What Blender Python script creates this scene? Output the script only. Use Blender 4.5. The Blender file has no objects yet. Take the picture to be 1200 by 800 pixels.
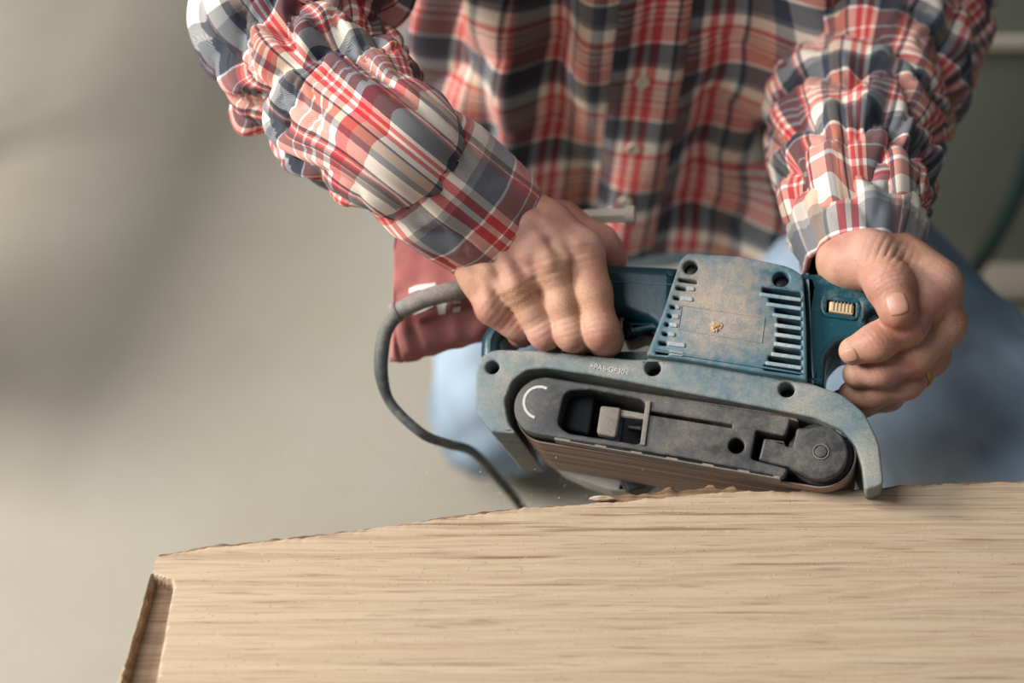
import bpy, bmesh, math, random
import numpy as np
from mathutils import Vector, Matrix, noise
from mathutils.bvhtree import BVHTree
from mathutils.geometry import delaunay_2d_cdt
R = math.radians
random.seed(7)
C = bpy.context.scene.collection
sc = bpy.context.scene

# ------------------------------------------------------------------ camera, world, light, exposure
CAMZ = 1.42
PITCH = R(50)
cam_d = bpy.data.cameras.new('camera'); cam = bpy.data.objects.new('camera', cam_d); C.objects.link(cam)
cam.location = (0, 0, CAMZ); cam.rotation_euler = (R(40), 0, 0)
cam_d.lens = 50; cam_d.sensor_width = 36; cam_d.clip_start = 0.01
cam_d.dof.use_dof = True; cam_d.dof.focus_distance = 0.865; cam_d.dof.aperture_fstop = 3.0
sc.camera = cam
world = bpy.data.worlds.new('world'); sc.world = world; world.use_nodes = True
bg = world.node_tree.nodes['Background']; bg.inputs[0].default_value = (0.80, 0.88, 1.0, 1); bg.inputs[1].default_value = 0.17

def area(name, loc, target, sx, sy, power, col):
    d = bpy.data.lights.new(name, 'AREA'); d.shape = 'RECTANGLE'; d.size = sx; d.size_y = sy; d.energy = power; d.color = col
    o = bpy.data.objects.new(name, d); C.objects.link(o); o.location = loc
    o.rotation_euler = (Vector(target) - Vector(loc)).to_track_quat('-Z', 'Y').to_euler()
    return o
area('window_light', (-2.15, 0.75, 1.75), (0.0, 0.9, 0.6), .75, .75, 84, (1.0, 0.97, 0.93))
area('overhead_fill', (-1.25, 0.55, 2.5), (-0.1, 0.6, 0.6), 1.1, 1.1, 32, (0.95, 0.97, 1.0))  # added overhead fill, brightens upward faces and leaves the chest darker
sc.view_settings.view_transform = 'Standard'; sc.view_settings.look = 'None'
sc.view_settings.gamma = 1; sc.view_settings.use_curve_mapping = False
sc.view_settings.exposure = 0.15

# ------------------------------------------------------------------ frames: real points from the camera's measured pose
RT = Vector((1, 0, 0)); UP = Vector((0, math.sin(PITCH), math.cos(PITCH))); FW = Vector((0, math.cos(PITCH), -math.sin(PITCH)))
EYE = Vector((0, 0, CAMZ)); FPX = 1200 * 50 / 36
def ray(px, py): return FW + RT * ((px - 600) / FPX) + UP * ((400 - py) / FPX)
def W(px, py, d): return EYE + ray(px, py) * d
def F(px, py, z):
    r = ray(px, py); return EYE + r * ((z - CAMZ) / r.z)
# sander frame: U along the belt, V away from the belt face, N out of the side plate
SO = W(800, 450, 0.88)
def cv(a, b, c): return (RT * a + UP * b - FW * c).normalized()
SN = cv(-0.21, 0.33, 0.91)
_u = (0.985, -0.165); _n = (-0.21, 0.33, 0.91)
SU = cv(_u[0], _u[1], -(_u[0] * _n[0] + _u[1] * _n[1]) / _n[2]); SV = SN.cross(SU).normalized()
SM = Matrix((( SU.x, SV.x, SN.x, SO.x), (SU.y, SV.y, SN.y, SO.y), (SU.z, SV.z, SN.z, SO.z), (0, 0, 0, 1)))
SMI = SM.inverted()
def S(px, py, w):
    r = ray(px, py); q = SO + SN * w
    return EYE + r * ((q - EYE).dot(SN) / r.dot(SN))
def L(px, py, w=0.0):
    p = SMI @ S(px, py, w); return (p.x, p.y)
def LP(px, py, w): return SMI @ S(px, py, w)

# ------------------------------------------------------------------ helpers
def link(name, me, mat=None, parent=None, smooth=True, angle=35):
    o = bpy.data.objects.new(name, me); C.objects.link(o)
    if mat: me.materials.clear(); me.materials.append(mat)
    if smooth:
        me.polygons.foreach_set('use_smooth', [True] * len(me.polygons))
        if angle: me.set_sharp_from_angle(angle=R(angle))
    if parent: o.parent = parent
    return o
def tag(o, label=None, cat=None, group=None, kind=None):
    if label: o['label'] = label
    if cat: o['category'] = cat
    if group: o['group'] = group
    if kind: o['kind'] = kind
    return o
def pydata(name, v, f, mat=None, parent=None, uv=None, smooth=True, angle=None):
    me = bpy.data.meshes.new(name); me.from_pydata([tuple(p) for p in v], [], f); me.update()
    if uv is not None:
        l = me.uv_layers.new(name='UVMap'); idx = np.empty(len(me.loops), dtype=np.int32); me.loops.foreach_get('vertex_index', idx)
        l.data.foreach_set('uv', np.asarray(uv, dtype=np.float32)[idx].ravel())
    return link(name, me, mat, parent, smooth, angle)
def smoothpath(pts, n=8):
    pts = [Vector(p) for p in pts]; out = []
    P = [pts[0] * 2 - pts[1]] + pts + [pts[-1] * 2 - pts[-2]]
    for i in range(1, len(P) - 2):
        for k in range(n):
            t = k / n
            out.append(0.5 * ((2 * P[i]) + (P[i+1] - P[i-1]) * t + (2*P[i-1] - 5*P[i] + 4*P[i+1] - P[i+2]) * t*t + (3*P[i] - P[i-1] - 3*P[i+1] + P[i+2]) * t**3))
    out.append(pts[-1]); return out
def lerpl(vals, n):
    return [float(np.interp(i / (n - 1) * (len(vals) - 1), range(len(vals)), vals)) for i in range(n)]
def frames(path):
    T = []
    for i in range(len(path)):
        a = path[max(i - 1, 0)]; b = path[min(i + 1, len(path) - 1)]; T.append((b - a).normalized())
    nrm = T[0].cross(Vector((0.3, 0.2, 1))).normalized(); out = []
    for t in T:
        nrm = (nrm - t * nrm.dot(t)).normalized(); out.append((t, nrm, t.cross(nrm)))
    return out
def tube(name, pts, radii, mat, parent=None, seg=14, n=8, cap=True):
    path = smoothpath(pts, n); rr = lerpl(radii if isinstance(radii, (list, tuple)) else [radii, radii], len(path)); fr = frames(path)
    v = []; f = []
    for p, r, (t, a, b) in zip(path, rr, fr):
        for k in range(seg):
            th = 2 * math.pi * k / seg; v.append(p + a * (r * math.cos(th)) + b * (r * math.sin(th)))
    for i in range(len(path) - 1):
        for k in range(seg): f.append((i*seg + k, i*seg + (k+1) % seg, (i+1)*seg + (k+1) % seg, (i+1)*seg + k))
    if cap: f.append(tuple(range(seg))[::-1]); f.append(tuple((len(path)-1)*seg + k for k in range(seg)))
    return pydata(name, v, f, mat, parent, angle=50)
def rounded(pts, r, n=5):
    out = []; m = len(pts)
    for i in range(m):
        p0, p1, p2 = Vector(pts[i-1][:2]), Vector(pts[i][:2]), Vector(pts[(i+1) % m][:2])
        rr = pts[i][2] if len(pts[i]) > 2 else r
        a = (p0 - p1); b = (p2 - p1); q = min(rr, a.length * .45, b.length * .45)
        s, e = p1 + a.normalized() * q, p1 + b.normalized() * q
        if q < 1e-6: out.append(tuple(p1)); continue
        for k in range(n + 1):
            t = k / n; out.append(tuple(s * (1-t)**2 + p1 * (2*t*(1-t)) + e * t*t))
    return out
def px2l(pts, w, r=4, n=5):           # measured outline -> local sander outline, corners rounded
    return [L(x, y, w) for x, y in rounded(pts, r, n)]
def circ(px, py, r, w, n=24):         # true circle in the plate
    c = L(px, py, w); return [(c[0] + r*math.cos(2*math.pi*k/n), c[1] + r*math.sin(2*math.pi*k/n)) for k in range(n)]
def inset(lp, b):
    n = len(lp); ar = sum(lp[i-1][0] * lp[i][1] - lp[i][0] * lp[i-1][1] for i in range(n)); sg = 1 if ar > 0 else -1; out = []
    for i in range(n):
        p0, p1, p2 = Vector(lp[i-1]), Vector(lp[i]), Vector(lp[(i+1) % n]); d1 = (p1 - p0).normalized(); d2 = (p2 - p1).normalized()
        m1 = Vector((-d1.y, d1.x)) * sg; m2 = Vector((-d2.y, d2.x)) * sg; m = m1 + m2; L2 = max(m.length_squared, .8); out.append(tuple(p1 + m * (2 * b / L2)))
    return out
def clean(lp):
    out = []
    for p in lp:
        if not out or (Vector(p) - Vector(out[-1])).length > 4e-5: out.append((p[0], p[1]))
    if (Vector(out[0]) - Vector(out[-1])).length < 4e-5: out.pop()
    return out
def plate(name, outs, w0, w1, bev, mat, parent, angle=40):
    outs = [clean(o_) for o_ in outs]; ns = 1 if bev < 4e-4 else (3 if bev < .004 else 6); rings = []; vv_ = []; ff_ = []
    for li, o_ in enumerate(outs):
        rs = [(w0, o_)]
        for k in range(ns + 1):
            t = k / ns * math.pi / 2; rs.append((w1 - bev + bev * math.sin(t), inset(o_, (bev * (1 - math.cos(t))) * (1 if li == 0 else -1)) if k else o_))
        base = len(vv_); n = len(o_)
        for z, lp in rs: vv_ += [(x, y, z) for x, y in lp]
        for q in range(len(rs) - 1):
            for i in range(n): ff_.append((base+q*n+i, base+q*n+(i+1) % n, base+(q+1)*n+(i+1) % n, base+(q+1)*n+i))
        rings.append((base, n, len(rs)))
    for top in (True, False):
        pts = []; ed = []; ids = []
        for base, n, nr_ in rings:
            st = base + ((nr_ - 1) * n if top else 0); k0 = len(pts)
            for i in range(n): pts.append(Vector(vv_[st+i][:2])); ids.append(st+i); ed.append((k0+i, k0+(i+1) % n))
        res = delaunay_2d_cdt(pts, ed, [], 0, 1e-7); ov, of, orig = res[0], res[2], res[3]
        loops_ = []; k0 = 0
        for base, n, nr_ in rings: loops_.append([pts[k0+i] for i in range(n)]); k0 += n
        mp = []
        for i, p in enumerate(ov):
            if orig[i]: mp.append(ids[orig[i][0]])
            else: mp.append(len(vv_)); vv_.append((p.x, p.y, w1 if top else w0))
        for f_ in of:
            cx = sum(ov[i].x for i in f_) / len(f_); cy = sum(ov[i].y for i in f_) / len(f_); ins = False
            for lp in loops_:
                for i in range(len(lp)):
                    a_, b_ = lp[i-1], lp[i]
                    if (a_.y > cy) != (b_.y > cy) and cx < (b_.x - a_.x) * (cy - a_.y) / (b_.y - a_.y) + a_.x: ins = not ins
            if ins: ff_.append(tuple(mp[i] for i in f_))
    bm = bmesh.new(); bv = [bm.verts.new(p) for p in vv_]
    for f_ in ff_:
        if len(set(f_)) == len(f_):
            try: bm.faces.new([bv[i] for i in f_])
            except ValueError: pass
    bmesh.ops.recalc_face_normals(bm, faces=bm.faces); me = bpy.data.meshes.new(name); bm.to_mesh(me); bm.free()
    return link(name, me, mat, parent, True, angle)
def box(name, c, s, mat, parent=None, bev=0.0, rot=None):
    bm = bmesh.new(); bmesh.ops.create_cube(bm, size=1)
    bmesh.ops.scale(bm, vec=s, verts=bm.verts)
    if bev: bmesh.ops.bevel(bm, geom=bm.edges[:], offset=bev, segments=2, affect='EDGES')
    if rot: bmesh.ops.rotate(bm, verts=bm.verts, matrix=rot)
    bmesh.ops.translate(bm, vec=c, verts=bm.verts)
    me = bpy.data.meshes.new(name); bm.to_mesh(me); bm.free()
    return link(name, me, mat, parent, True, 40)

# ------------------------------------------------------------------ materials
def srgb(r, g, b):
    f = lambda c: (c/255/12.92 if c/255 <= .04045 else ((c/255 + .055)/1.055)**2.4)
    return (f(r), f(g), f(b), 1)
class NT:
    def __init__(s, name, rough=.6, spec=.4):
        s.m = bpy.data.materials.new(name); s.m.use_nodes = True; s.t = s.m.node_tree; s.p = s.t.nodes['Principled BSDF']
        s.p.inputs['Roughness'].default_value = rough; s.p.inputs['Specular IOR Level'].default_value = spec
    def n(s, typ, **kw):
        nd = s.t.nodes.new(typ)
        for k, v in kw.items():
            if isinstance(v, (int, float, str, bool)) and hasattr(nd, k): setattr(nd, k, v)
        return nd
    def l(s, a, b): s.t.links.new(a, b)
    def coord(s, kind='Object', scale=(1, 1, 1), rot=(0, 0, 0), loc=(0, 0, 0)):
        tc = s.n('ShaderNodeTexCoord'); mp = s.n('ShaderNodeMapping'); s.l(tc.outputs[kind], mp.inputs[0])
        mp.inputs['Scale'].default_value = scale; mp.inputs['Rotation'].default_value = rot; mp.inputs['Location'].default_value = loc
        return mp.outputs[0]
    def noise(s, co, scale, detail=4, rough=.55, dist=0):
        nd = s.n('ShaderNodeTexNoise'); s.l(co, nd.inputs['Vector']); nd.inputs['Scale'].default_value = scale
        nd.inputs['Detail'].default_value = detail; nd.inputs['Roughness'].default_value = rough; nd.inputs['Distortion'].default_value = dist
        return nd.outputs['Fac']
    def ramp(s, f, stops, mode='LINEAR'):
        nd = s.n('ShaderNodeValToRGB'); s.l(f, nd.inputs[0]); e = nd.color_ramp.elements; nd.color_ramp.interpolation = mode
        while len(e) < len(stops): e.new(0.5)
        for i, (p, c) in enumerate(stops):
            e[i].position = p; e[i].color = c if isinstance(c, tuple) else (c, c, c, 1)
        return nd.outputs[0]
    def mix(s, f, a, b, mode='MIX'):
        nd = s.n('ShaderNodeMix'); nd.data_type = 'RGBA'; nd.blend_type = mode
        for v, i in ((f, 0), (a, 6), (b, 7)):
            if hasattr(v, 'is_linked') or hasattr(v, 'links'): s.l(v, nd.inputs[i])
            else: nd.inputs[i].default_value = v
        return nd.outputs[2]
    def math(s, op, a, b=0.0, c=0.0):
        nd = s.n('ShaderNodeMath'); nd.operation = op
        for i, v in enumerate((a, b, c)):
            if hasattr(v, 'links'): s.l(v, nd.inputs[i])
            else: nd.inputs[i].default_value = v
        return nd.outputs[0]
    def bump(s, h, strength=.3, dist=.001):
        nd = s.n('ShaderNodeBump'); s.l(h, nd.inputs['Height']); nd.inputs['Strength'].default_value = strength; nd.inputs['Distance'].default_value = dist
        s.l(nd.outputs[0], s.p.inputs['Normal'])
    def col(s, c):
        if hasattr(c, 'links'): s.l(c, s.p.inputs['Base Color'])
        else: s.p.inputs['Base Color'].default_value = c
        return s
def plain(name, c, rough=.6, spec=.4, metal=0):
    m = NT(name, rough, spec).col(c); m.p.inputs['Metallic'].default_value = metal; return m.m

def dusty(name, base, dust, amount, rough=.5, fine=900, bumps=.25, spot=None):
    m = NT(name, rough, .4); co = m.coord('Object')
    a = m.noise(co, 22, 5, .6, .4); b = m.noise(co, fine, 3, .7); c = m.noise(co, 160, 4, .7)
    s_ = m.math('ADD', m.math('MULTIPLY', a, .62), m.math('MULTIPLY', c, .38))
    if spot:      # a drift of dust lying on one place
        vm = m.n('ShaderNodeVectorMath'); vm.operation = 'DISTANCE'; m.l(co, vm.inputs[0]); vm.inputs[1].default_value = (spot[0], spot[1], spot[2])
        s_ = m.math('ADD', s_, m.math('MULTIPLY', m.math('SUBTRACT', spot[3], vm.outputs['Value']), spot[4]))
    f = m.ramp(s_, [(max(0.0, .62 - amount), 0.0), (max(.02, .86 - amount), 1.0)])
    sp = m.ramp(b, [(.35, .45), (.62, 1.0)])
    m.col(m.mix(m.math('MULTIPLY', f, sp), base, dust))
    m.l(m.ramp(f, [(0, rough - .08), (1, .9)]), m.p.inputs['Roughness'])
    m.bump(m.math('ADD', b, m.math('MULTIPLY', c, .8)), bumps, .0006); return m.m
TEAL = srgb(36, 84, 100); DTEAL = srgb(22, 50, 60); DUST = srgb(176, 160, 144)
M = {}
M['flange'] = dusty('dusty teal plastic', srgb(76, 102, 108), srgb(158, 150, 138), .25, bumps=.12)
M['motor'] = dusty('heavily dusted teal plastic', srgb(70, 102, 112), srgb(180, 158, 136), .23, bumps=.12, fine=1300, spot=(*L(850, 352, .006), .006, .030, 4.0))
M['handle'] = dusty('dark teal plastic', srgb(20, 58, 66), srgb(100, 110, 108), .06, .38)
M['knob'] = dusty('glossy teal plastic', srgb(24, 68, 78), srgb(130, 140, 136), .10, .3, bumps=.08)
M['inner'] = plain('black interior', srgb(12, 14, 16), .8)
M['cover'] = dusty('grey black plastic', srgb(54, 54, 53), srgb(124, 116, 106), .17, .5)
M['coverd'] = dusty('dark plastic', srgb(28, 30, 33), srgb(90, 84, 80), .12, .5)
M['rib'] = dusty('dust coated rib', srgb(96, 128, 140), srgb(190, 186, 176), .26, .5)
M['latch'] = dusty('worn latch', srgb(96, 90, 82), srgb(140, 130, 118), .3, .6)
M['shoe'] = dusty('pale grey metal', srgb(150, 150, 148), srgb(176, 168, 158), .3, .5)
M['wheel'] = dusty('yellow plastic', srgb(210, 180, 120), srgb(200, 180, 150), .2, .5)
M['crumb'] = plain('wood crumb', srgb(176, 148, 116), .9)
M['black'] = plain('black plastic', srgb(14, 16, 18), .35)
M['cord'] = dusty('grey rubber', srgb(84, 82, 80), srgb(150, 142, 132), .3, .6)
M['cordd'] = dusty('cable sheath', srgb(70, 74, 74), srgb(140, 134, 124), .18, .6)
M['white'] = plain('white print', srgb(225, 215, 205), .8)
M['chalk'] = plain('pale paint', srgb(190, 186, 178), .9)
M['rail'] = dusty('beige plastic', srgb(172, 160, 138), srgb(190, 178, 160), .3, .6)
M['nail'] = plain('fingernail', srgb(188, 138, 116), .4, .5)
M['gold'] = plain('dull gold', srgb(190, 150, 80), .35, .5, 1.0)
M['button'] = plain('cream button', srgb(214, 200, 178), .4)
M['hose'] = plain('dark green hose', srgb(34, 50, 46), .5)
# belt: long streaks
m = NT('abrasive belt', .85, .2); co = m.coord('Object', (4, 1, 900)); a = m.noise(m.coord('Object', (1.5, 1.5, 260)), 1, 4, .7); b = m.noise(m.coord('Object'), 1500, 2)
m.col(m.mix(m.math('MULTIPLY', b, .4), m.ramp(a, [(.3, srgb(104, 84, 74)), (.5, srgb(164, 138, 122)), (.64, srgb(214, 192, 174))]), srgb(60, 48, 44))); m.bump(b, .3, .0004); M['belt'] = m.m
# dust bag cloth
m = NT('maroon cloth', .95, .1); co = m.coord('Object'); a = m.noise(co, 14, 5, .65, .5); b = m.noise(co, 1400, 2)
m.col(m.mix(m.ramp(a, [(.38, 0.0), (.7, .8)]), srgb(158, 90, 90), srgb(186, 134, 122))); m.bump(b, .4, .0008); M['bag'] = m.m
# skin
m = NT('skin', .5, .35); co = m.coord('Object')
a = m.noise(co, 28, 4, .6); b = m.noise(co, 900, 3, .7); d = m.noise(co, 24, 3, .6, .6); fine = m.noise(co, 1700, 2, .8)
base = m.mix(m.ramp(a, [(.35, 0.0), (.65, 1.0)]), srgb(162, 108, 88), srgb(198, 150, 130))
v = m.n('ShaderNodeTexVoronoi'); m.l(co, v.inputs['Vector']); v.inputs['Scale'].default_value = 520
dustf = m.math('MULTIPLY', m.ramp(d, [(.46, 0.0), (.64, 1.0)]), m.ramp(fine, [(.47, 0.0), (.58, .9)]))
m.col(m.mix(dustf, base, srgb(206, 168, 124)))
m.p.inputs['Subsurface Weight'].default_value = .12; m.p.inputs['Subsurface Radius'].default_value = (.012, .004, .002); m.p.inputs['Subsurface Scale'].default_value = .5
m.bump(m.math('ADD', m.math('MULTIPLY', v.outputs['Distance'], .6), m.math('ADD', b, dustf)), .3, .0006); M['skin'] = m.m
# denim
m = NT('denim', .9, .15); co = m.coord('Object'); a = m.noise(co, 5, 4, .6); b = m.noise(co, 700, 2)
m.col(m.mix(m.math('MULTIPLY', b, .35), m.ramp(a, [(.35, srgb(108, 130, 150)), (.62, srgb(164, 184, 202))]), srgb(186, 198, 208))); m.bump(b, .3, .001); M['denim'] = m.m
# wood
def wood(name, light, mid, dark, sat=1.0):
    m = NT(name, .75, .2)
    big = m.noise(m.coord('Object', (.9, 8, 8), (0, 0, R(-7))), 2.2, 3, .55, .5)
    wv = m.n('ShaderNodeTexWave'); m.l(m.coord('Object', (1.1, 12, 10), (0, 0, R(-7.5)), (.3, .1, 0)), wv.inputs['Vector']); wv.bands_direction = 'Y'
    wv.inputs['Scale'].default_value = 1.7; wv.inputs['Distortion'].default_value = 7; wv.inputs['Detail'].default_value = 4; wv.inputs['Detail Scale'].default_value = 1.4; wv.inputs['Detail Roughness'].default_value = .62
    w2 = m.noise(m.coord('Object', (3.0, 190, 120), (0, 0, R(-7))), 2.2, 4, .65)
    pore = m.noise(m.coord('Object', (16, 420, 300), (0, 0, R(-6.5))), 1.6, 2, .5)
    st = m.noise(m.coord('Object', (1.9, 120, 40), (0, 0, R(-6.5))), 2.4, 4, .62)
    c = m.ramp(m.math('ADD', m.math('MULTIPLY', big, .6), m.math('MULTIPLY', wv.outputs['Fac'], .4)), [(.34, light), (.52, mid), (.64, light), (.80, mid)])
    c = m.mix(m.math('MULTIPLY', m.ramp(wv.outputs['Fac'], [(.84, 0.0), (.98, 1.0)]), .10), c, dark)
    c = m.mix(m.math('MULTIPLY', m.ramp(w2, [(.48, 0.0), (.72, 1.0)]), .20), c, dark)
    msk = m.ramp(m.noise(m.coord('Object', (1.5, 6, 6)), 3, 3), [(.42, 0.0), (.60, 1.0)])
    c = m.mix(m.math('MULTIPLY', m.math('MULTIPLY', m.ramp(st, [(.57, 0.0), (.64, 1.0)]), msk), .7), c, dark)
    c = m.mix(m.math('MULTIPLY', m.ramp(pore, [(.60, 0.0), (.68, 1.0)]), .38), c, dark)
    v = m.noise(m.coord('Object'), 420, 2, .6)
    c = m.mix(m.ramp(v, [(.68, 0.0), (.72, .35)]), c, srgb(214, 194, 168))
    m.col(c); m.bump(m.math('ADD', m.math('MULTIPLY', w2, .3), m.math('ADD', m.math('MULTIPLY', pore, -.6), m.math('MULTIPLY', v, .5))), .22, .0007); return m.m
M['wood'] = wood('sanded timber', srgb(194, 171, 144), srgb(182, 157, 130), srgb(112, 84, 62))
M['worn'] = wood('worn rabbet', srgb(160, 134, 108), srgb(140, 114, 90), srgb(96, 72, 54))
M['bark'] = wood('weathered edge', srgb(150, 122, 94), srgb(112, 86, 64), srgb(66, 48, 36))
# concrete floor
m = NT('concrete floor', .8, .3); co = m.coord('Object'); a = m.noise(co, 1.3, 5, .6); b = m.noise(co, 60, 4, .7)
m.col(m.mix(m.math('MULTIPLY', b, .25), m.ramp(a, [(.35, srgb(160, 150, 132)), (.65, srgb(174, 167, 154))]), srgb(134, 125, 108))); m.bump(b, .1, .001); M['floor'] = m.m
m = NT('painted wall', .9, .2); co = m.coord('Object'); a = m.noise(co, 3, 4, .6); m.col(m.ramp(a, [(.3, srgb(112, 116, 104)), (.7, srgb(124, 127, 115))])); M['wall'] = m.m
M['trim'] = plain('pale trim', srgb(176, 170, 154), .8)

# plaid flannel, yarn colours from cloth UVs in metres
def yarn(r, g, b): return tuple(c ** .25 for c in srgb(r, g, b)[:3]) + (1,)
NAVY = yarn(16, 28, 42); NAVYG = yarn(66, 74, 82); CREAM = yarn(236, 220, 200); RED = yarn(196, 30, 36); SALM = yarn(184, 84, 74); MAR = yarn(104, 34, 42); WHITE = yarn(240, 230, 220); TAN = yarn(180, 140, 112)
def plaid(name, period=.092, du=0.0, dv=0.0, soft=False):
    NAVY = yarn(92, 96, 102) if soft else yarn(16, 28, 42); NAVYG = yarn(150, 146, 140) if soft else yarn(66, 74, 82); MAR = yarn(150, 80, 74) if soft else yarn(104, 34, 42)
    m = NT(name, .95, .08); tc = m.n('ShaderNodeTexCoord'); sp = m.n('ShaderNodeSeparateXYZ'); m.l(tc.outputs['UV'], sp.inputs[0])
    def fr(o, off, pr): return m.math('FRACT', m.math('ADD', m.math('MULTIPLY', o, 1 / pr), off))
    warp = [(0, NAVY), (.20, CREAM), (.25, RED), (.30, CREAM), (.335, RED), (.39, CREAM), (.46, NAVY), (.485, TAN), (.60, NAVYG), (.68, CREAM), (.88, NAVY), (.915, SALM), (.935, WHITE), (.95, SALM), (.97, MAR)]
    weft = [(0, NAVY), (.18, WHITE), (.205, SALM), (.39, WHITE), (.405, SALM), (.48, WHITE), (.50, SALM), (.54, CREAM), (.57, SALM), (.62, CREAM), (.65, RED), (.69, SALM), (.73, CREAM), (.88, NAVYG), (.95, NAVY)]
    a = m.ramp(fr(sp.outputs[0], du, period), warp, 'CONSTANT'); b = m.ramp(fr(sp.outputs[1], dv, period * .84), weft, 'CONSTANT')
    tw = m.math('FRACT', m.math('MULTIPLY', m.math('ADD', sp.outputs[0], sp.outputs[1]), 620))
    tw2 = m.ramp(tw, [(.3, .40), (.7, .66)])
    c = m.mix(tw2, a, b); gm = m.n('ShaderNodeGamma'); m.l(c, gm.inputs[0]); gm.inputs[1].default_value = 4.0; c = gm.outputs[0]
    fuzz = m.noise(m.coord('UV', (900, 900, 900)), 1.0, 3, .7)
    c = m.mix(m.math('MULTIPLY', fuzz, .11), c, srgb(170, 152, 146))
    m.col(c); m.bump(m.math('ADD', m.math('MULTIPLY', tw, .5), fuzz), .35, .0006)
    m.p.inputs['Sheen Weight'].default_value = .12; m.p.inputs['Sheen Roughness'].default_value = .6
    return m.m
M['plaid'] = plaid('red plaid flannel'); M['plaid_cuff'] = plaid('red plaid flannel cuff', .096, .0, .55, True); M['plaid_placket'] = plaid('red plaid flannel placket', .092, .32, .3)

# ================================================================== SETTING
def grid_plane(name, x0, x1, y0, y1, z, mat):
    me = bpy.data.meshes.new(name); me.from_pydata([(x0, y0, z), (x1, y0, z), (x1, y1, z), (x0, y1, z)], [], [(0, 1, 2, 3)]); return tag(link(name, me, mat, None, False), kind='structure')
box_floor = box('floor', (0, 1.2, -.05), (6.4, 6.4, .1), M['floor']); tag(box_floor, kind='structure')
def Yp(px, py, y): r = ray(px, py); return EYE + r * (y / r.y)
bw = box('wall_back', (.47 + 1.2, 1.33 + .05, 1.3), (2.4, .1, 2.6), M['wall']); tag(bw, kind='structure')
zt = Yp(1170, 51, 1.325).z; bb = box('trim_1', (.47 + 1.2, 1.326, zt), (2.4, .012, .016), M['trim'], None, .002); tag(bb, kind='structure')

bench = bpy.data.objects.new('shadow_bench', None); C.objects.link(bench); bench.location = (-.87, 1.38, 0); bench.rotation_euler = (0, 0, R(-9)); tag(bench, 'unseen low plank bench, added past the left edge to cast a soft floor shadow', 'bench')  # out of view, added to throw the soft shadow band on the floor
box('plank', (0, 0, .42), (.19, .86, .03), M['trim'], bench, .003)
box('cross_plank', (-.12, -.36, .42), (.40, .13, .029), M['trim'], bench, .003)  # added for the crosswise part of that shadow
for sx in (-.08, -.01):
    for yy in (-.36, .12): tube('leg', [(sx, yy, .406), (sx, yy, .2), (sx, yy, .0005)], .006, M['black'], bench, 10, 3)

# ================================================================== WOOD SLAB
SZ = 0.702; ST = 0.042
slab = bpy.data.objects.new('wood_slab', None); C.objects.link(slab); o0 = F(700, 760, SZ); slab.location = (o0.x, o0.y, SZ - ST)
tag(slab, 'thick pale timber slab with a rough live edge, filling the foreground under the sander', 'timber slab')
edge_px = [(184, 650), (215, 645), (260, 639), (330, 631), (400, 622), (450, 616), (500, 608), (560, 600), (600, 595), (660, 591), (700, 588), (760, 583), (820, 577), (870, 574), (930, 574), (1000, 573), (1040, 570), (1075, 566), (1110, 566), (1200, 563), (1300, 556), (1450, 548)]
ep = [F(x, y, SZ) for x, y in edge_px]
ex = np.array([p.x for p in ep]); ey = np.array([p.y for p in ep])
lc = F(184, 650, SZ); lb = F(138, 800, SZ); ls = (lb.x - lc.x) / (lb.y - lc.y)
gx_off = ls
YN = -0.02
nx, ny = 520, 200
vv = []; ff = []
g0 = F(205, 680, SZ); gl = F(176, 672, SZ); gb0 = F(140, 800, SZ); gb1 = F(184, 800, SZ)
for j in range(ny):
    t = j / (ny - 1); t = t ** 1.25
    for i in range(nx):
        s = i / (nx - 1)
        xr = 0.62; xl0 = lc.x
        xe = xl0 + (xr - xl0) * (s ** 1.15)
        yfar = float(np.interp(xe, ex, ey)) + .0016 * noise.noise((xe * 70, 0, 3)) + .0009 * noise.noise((xe * 300, 0, 9))
        y = yfar + (YN - yfar) * t
        xl = lc.x + ls * (y - lc.y) + .0012 * noise.noise((y * 60, 1, 1))
        x = xe + (xl - lc.x) * (1 - s)
        z = SZ + .0004 * noise.noise((x * 14, y * 60, 0))
        z -= .0014 * max(0, 1 - (yfar - y) / .006) ** 2
        if y < g0.y + .004:
            # worn rabbet along the left end
            k = (y - gb0.y) / (gl.y - gb0.y)
            a = gb0.x + (gl.x - gb0.x) * k; b = gb1.x + (g0.x - gb1.x) * k
            ya = gl.y + (g0.y - gl.y) * ((x - a) / max(1e-4, b - a))
            wob = .0006 * noise.noise((x * 90, y * 90, 5))
            if y < ya + wob: z -= .009 * min(1, max(0, (x - a - .0008) / .0012)) * min(1, max(0, (b - x + wob) / .0024)) * min(1, (ya + wob - y) / .003)
        vv.append((x - slab.location.x, y - slab.location.y, z - slab.location.z))
for j in range(ny - 1):
    for i in range(nx - 1):
        a = j * nx + i; ff.append((a, a + nx, a + nx + 1, a + 1))
# sides and underside
rim = [i for i in range(nx)] + [j * nx + nx - 1 for j in range(1, ny)] + [(ny - 1) * nx + i for i in range(nx - 2, -1, -1)] + [j * nx for j in range(ny - 2, 0, -1)]
bidx = {}
for q, r_ in enumerate(rim):
    x, y, z = vv[r_]; off = -.012 if q < nx else 0
    bidx[q] = len(vv); vv.append((x, y + off, 0))
nr = len(rim)
for q in range(nr): ff.append((rim[q], rim[(q+1) % nr], bidx[(q+1) % nr], bidx[q]))
ff.append(tuple(bidx[q] for q in range(nr)))
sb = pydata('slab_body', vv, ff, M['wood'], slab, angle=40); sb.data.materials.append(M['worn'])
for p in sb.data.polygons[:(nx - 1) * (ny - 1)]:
    if p.center.z < ST - .0042: p.material_index = 1
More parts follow.
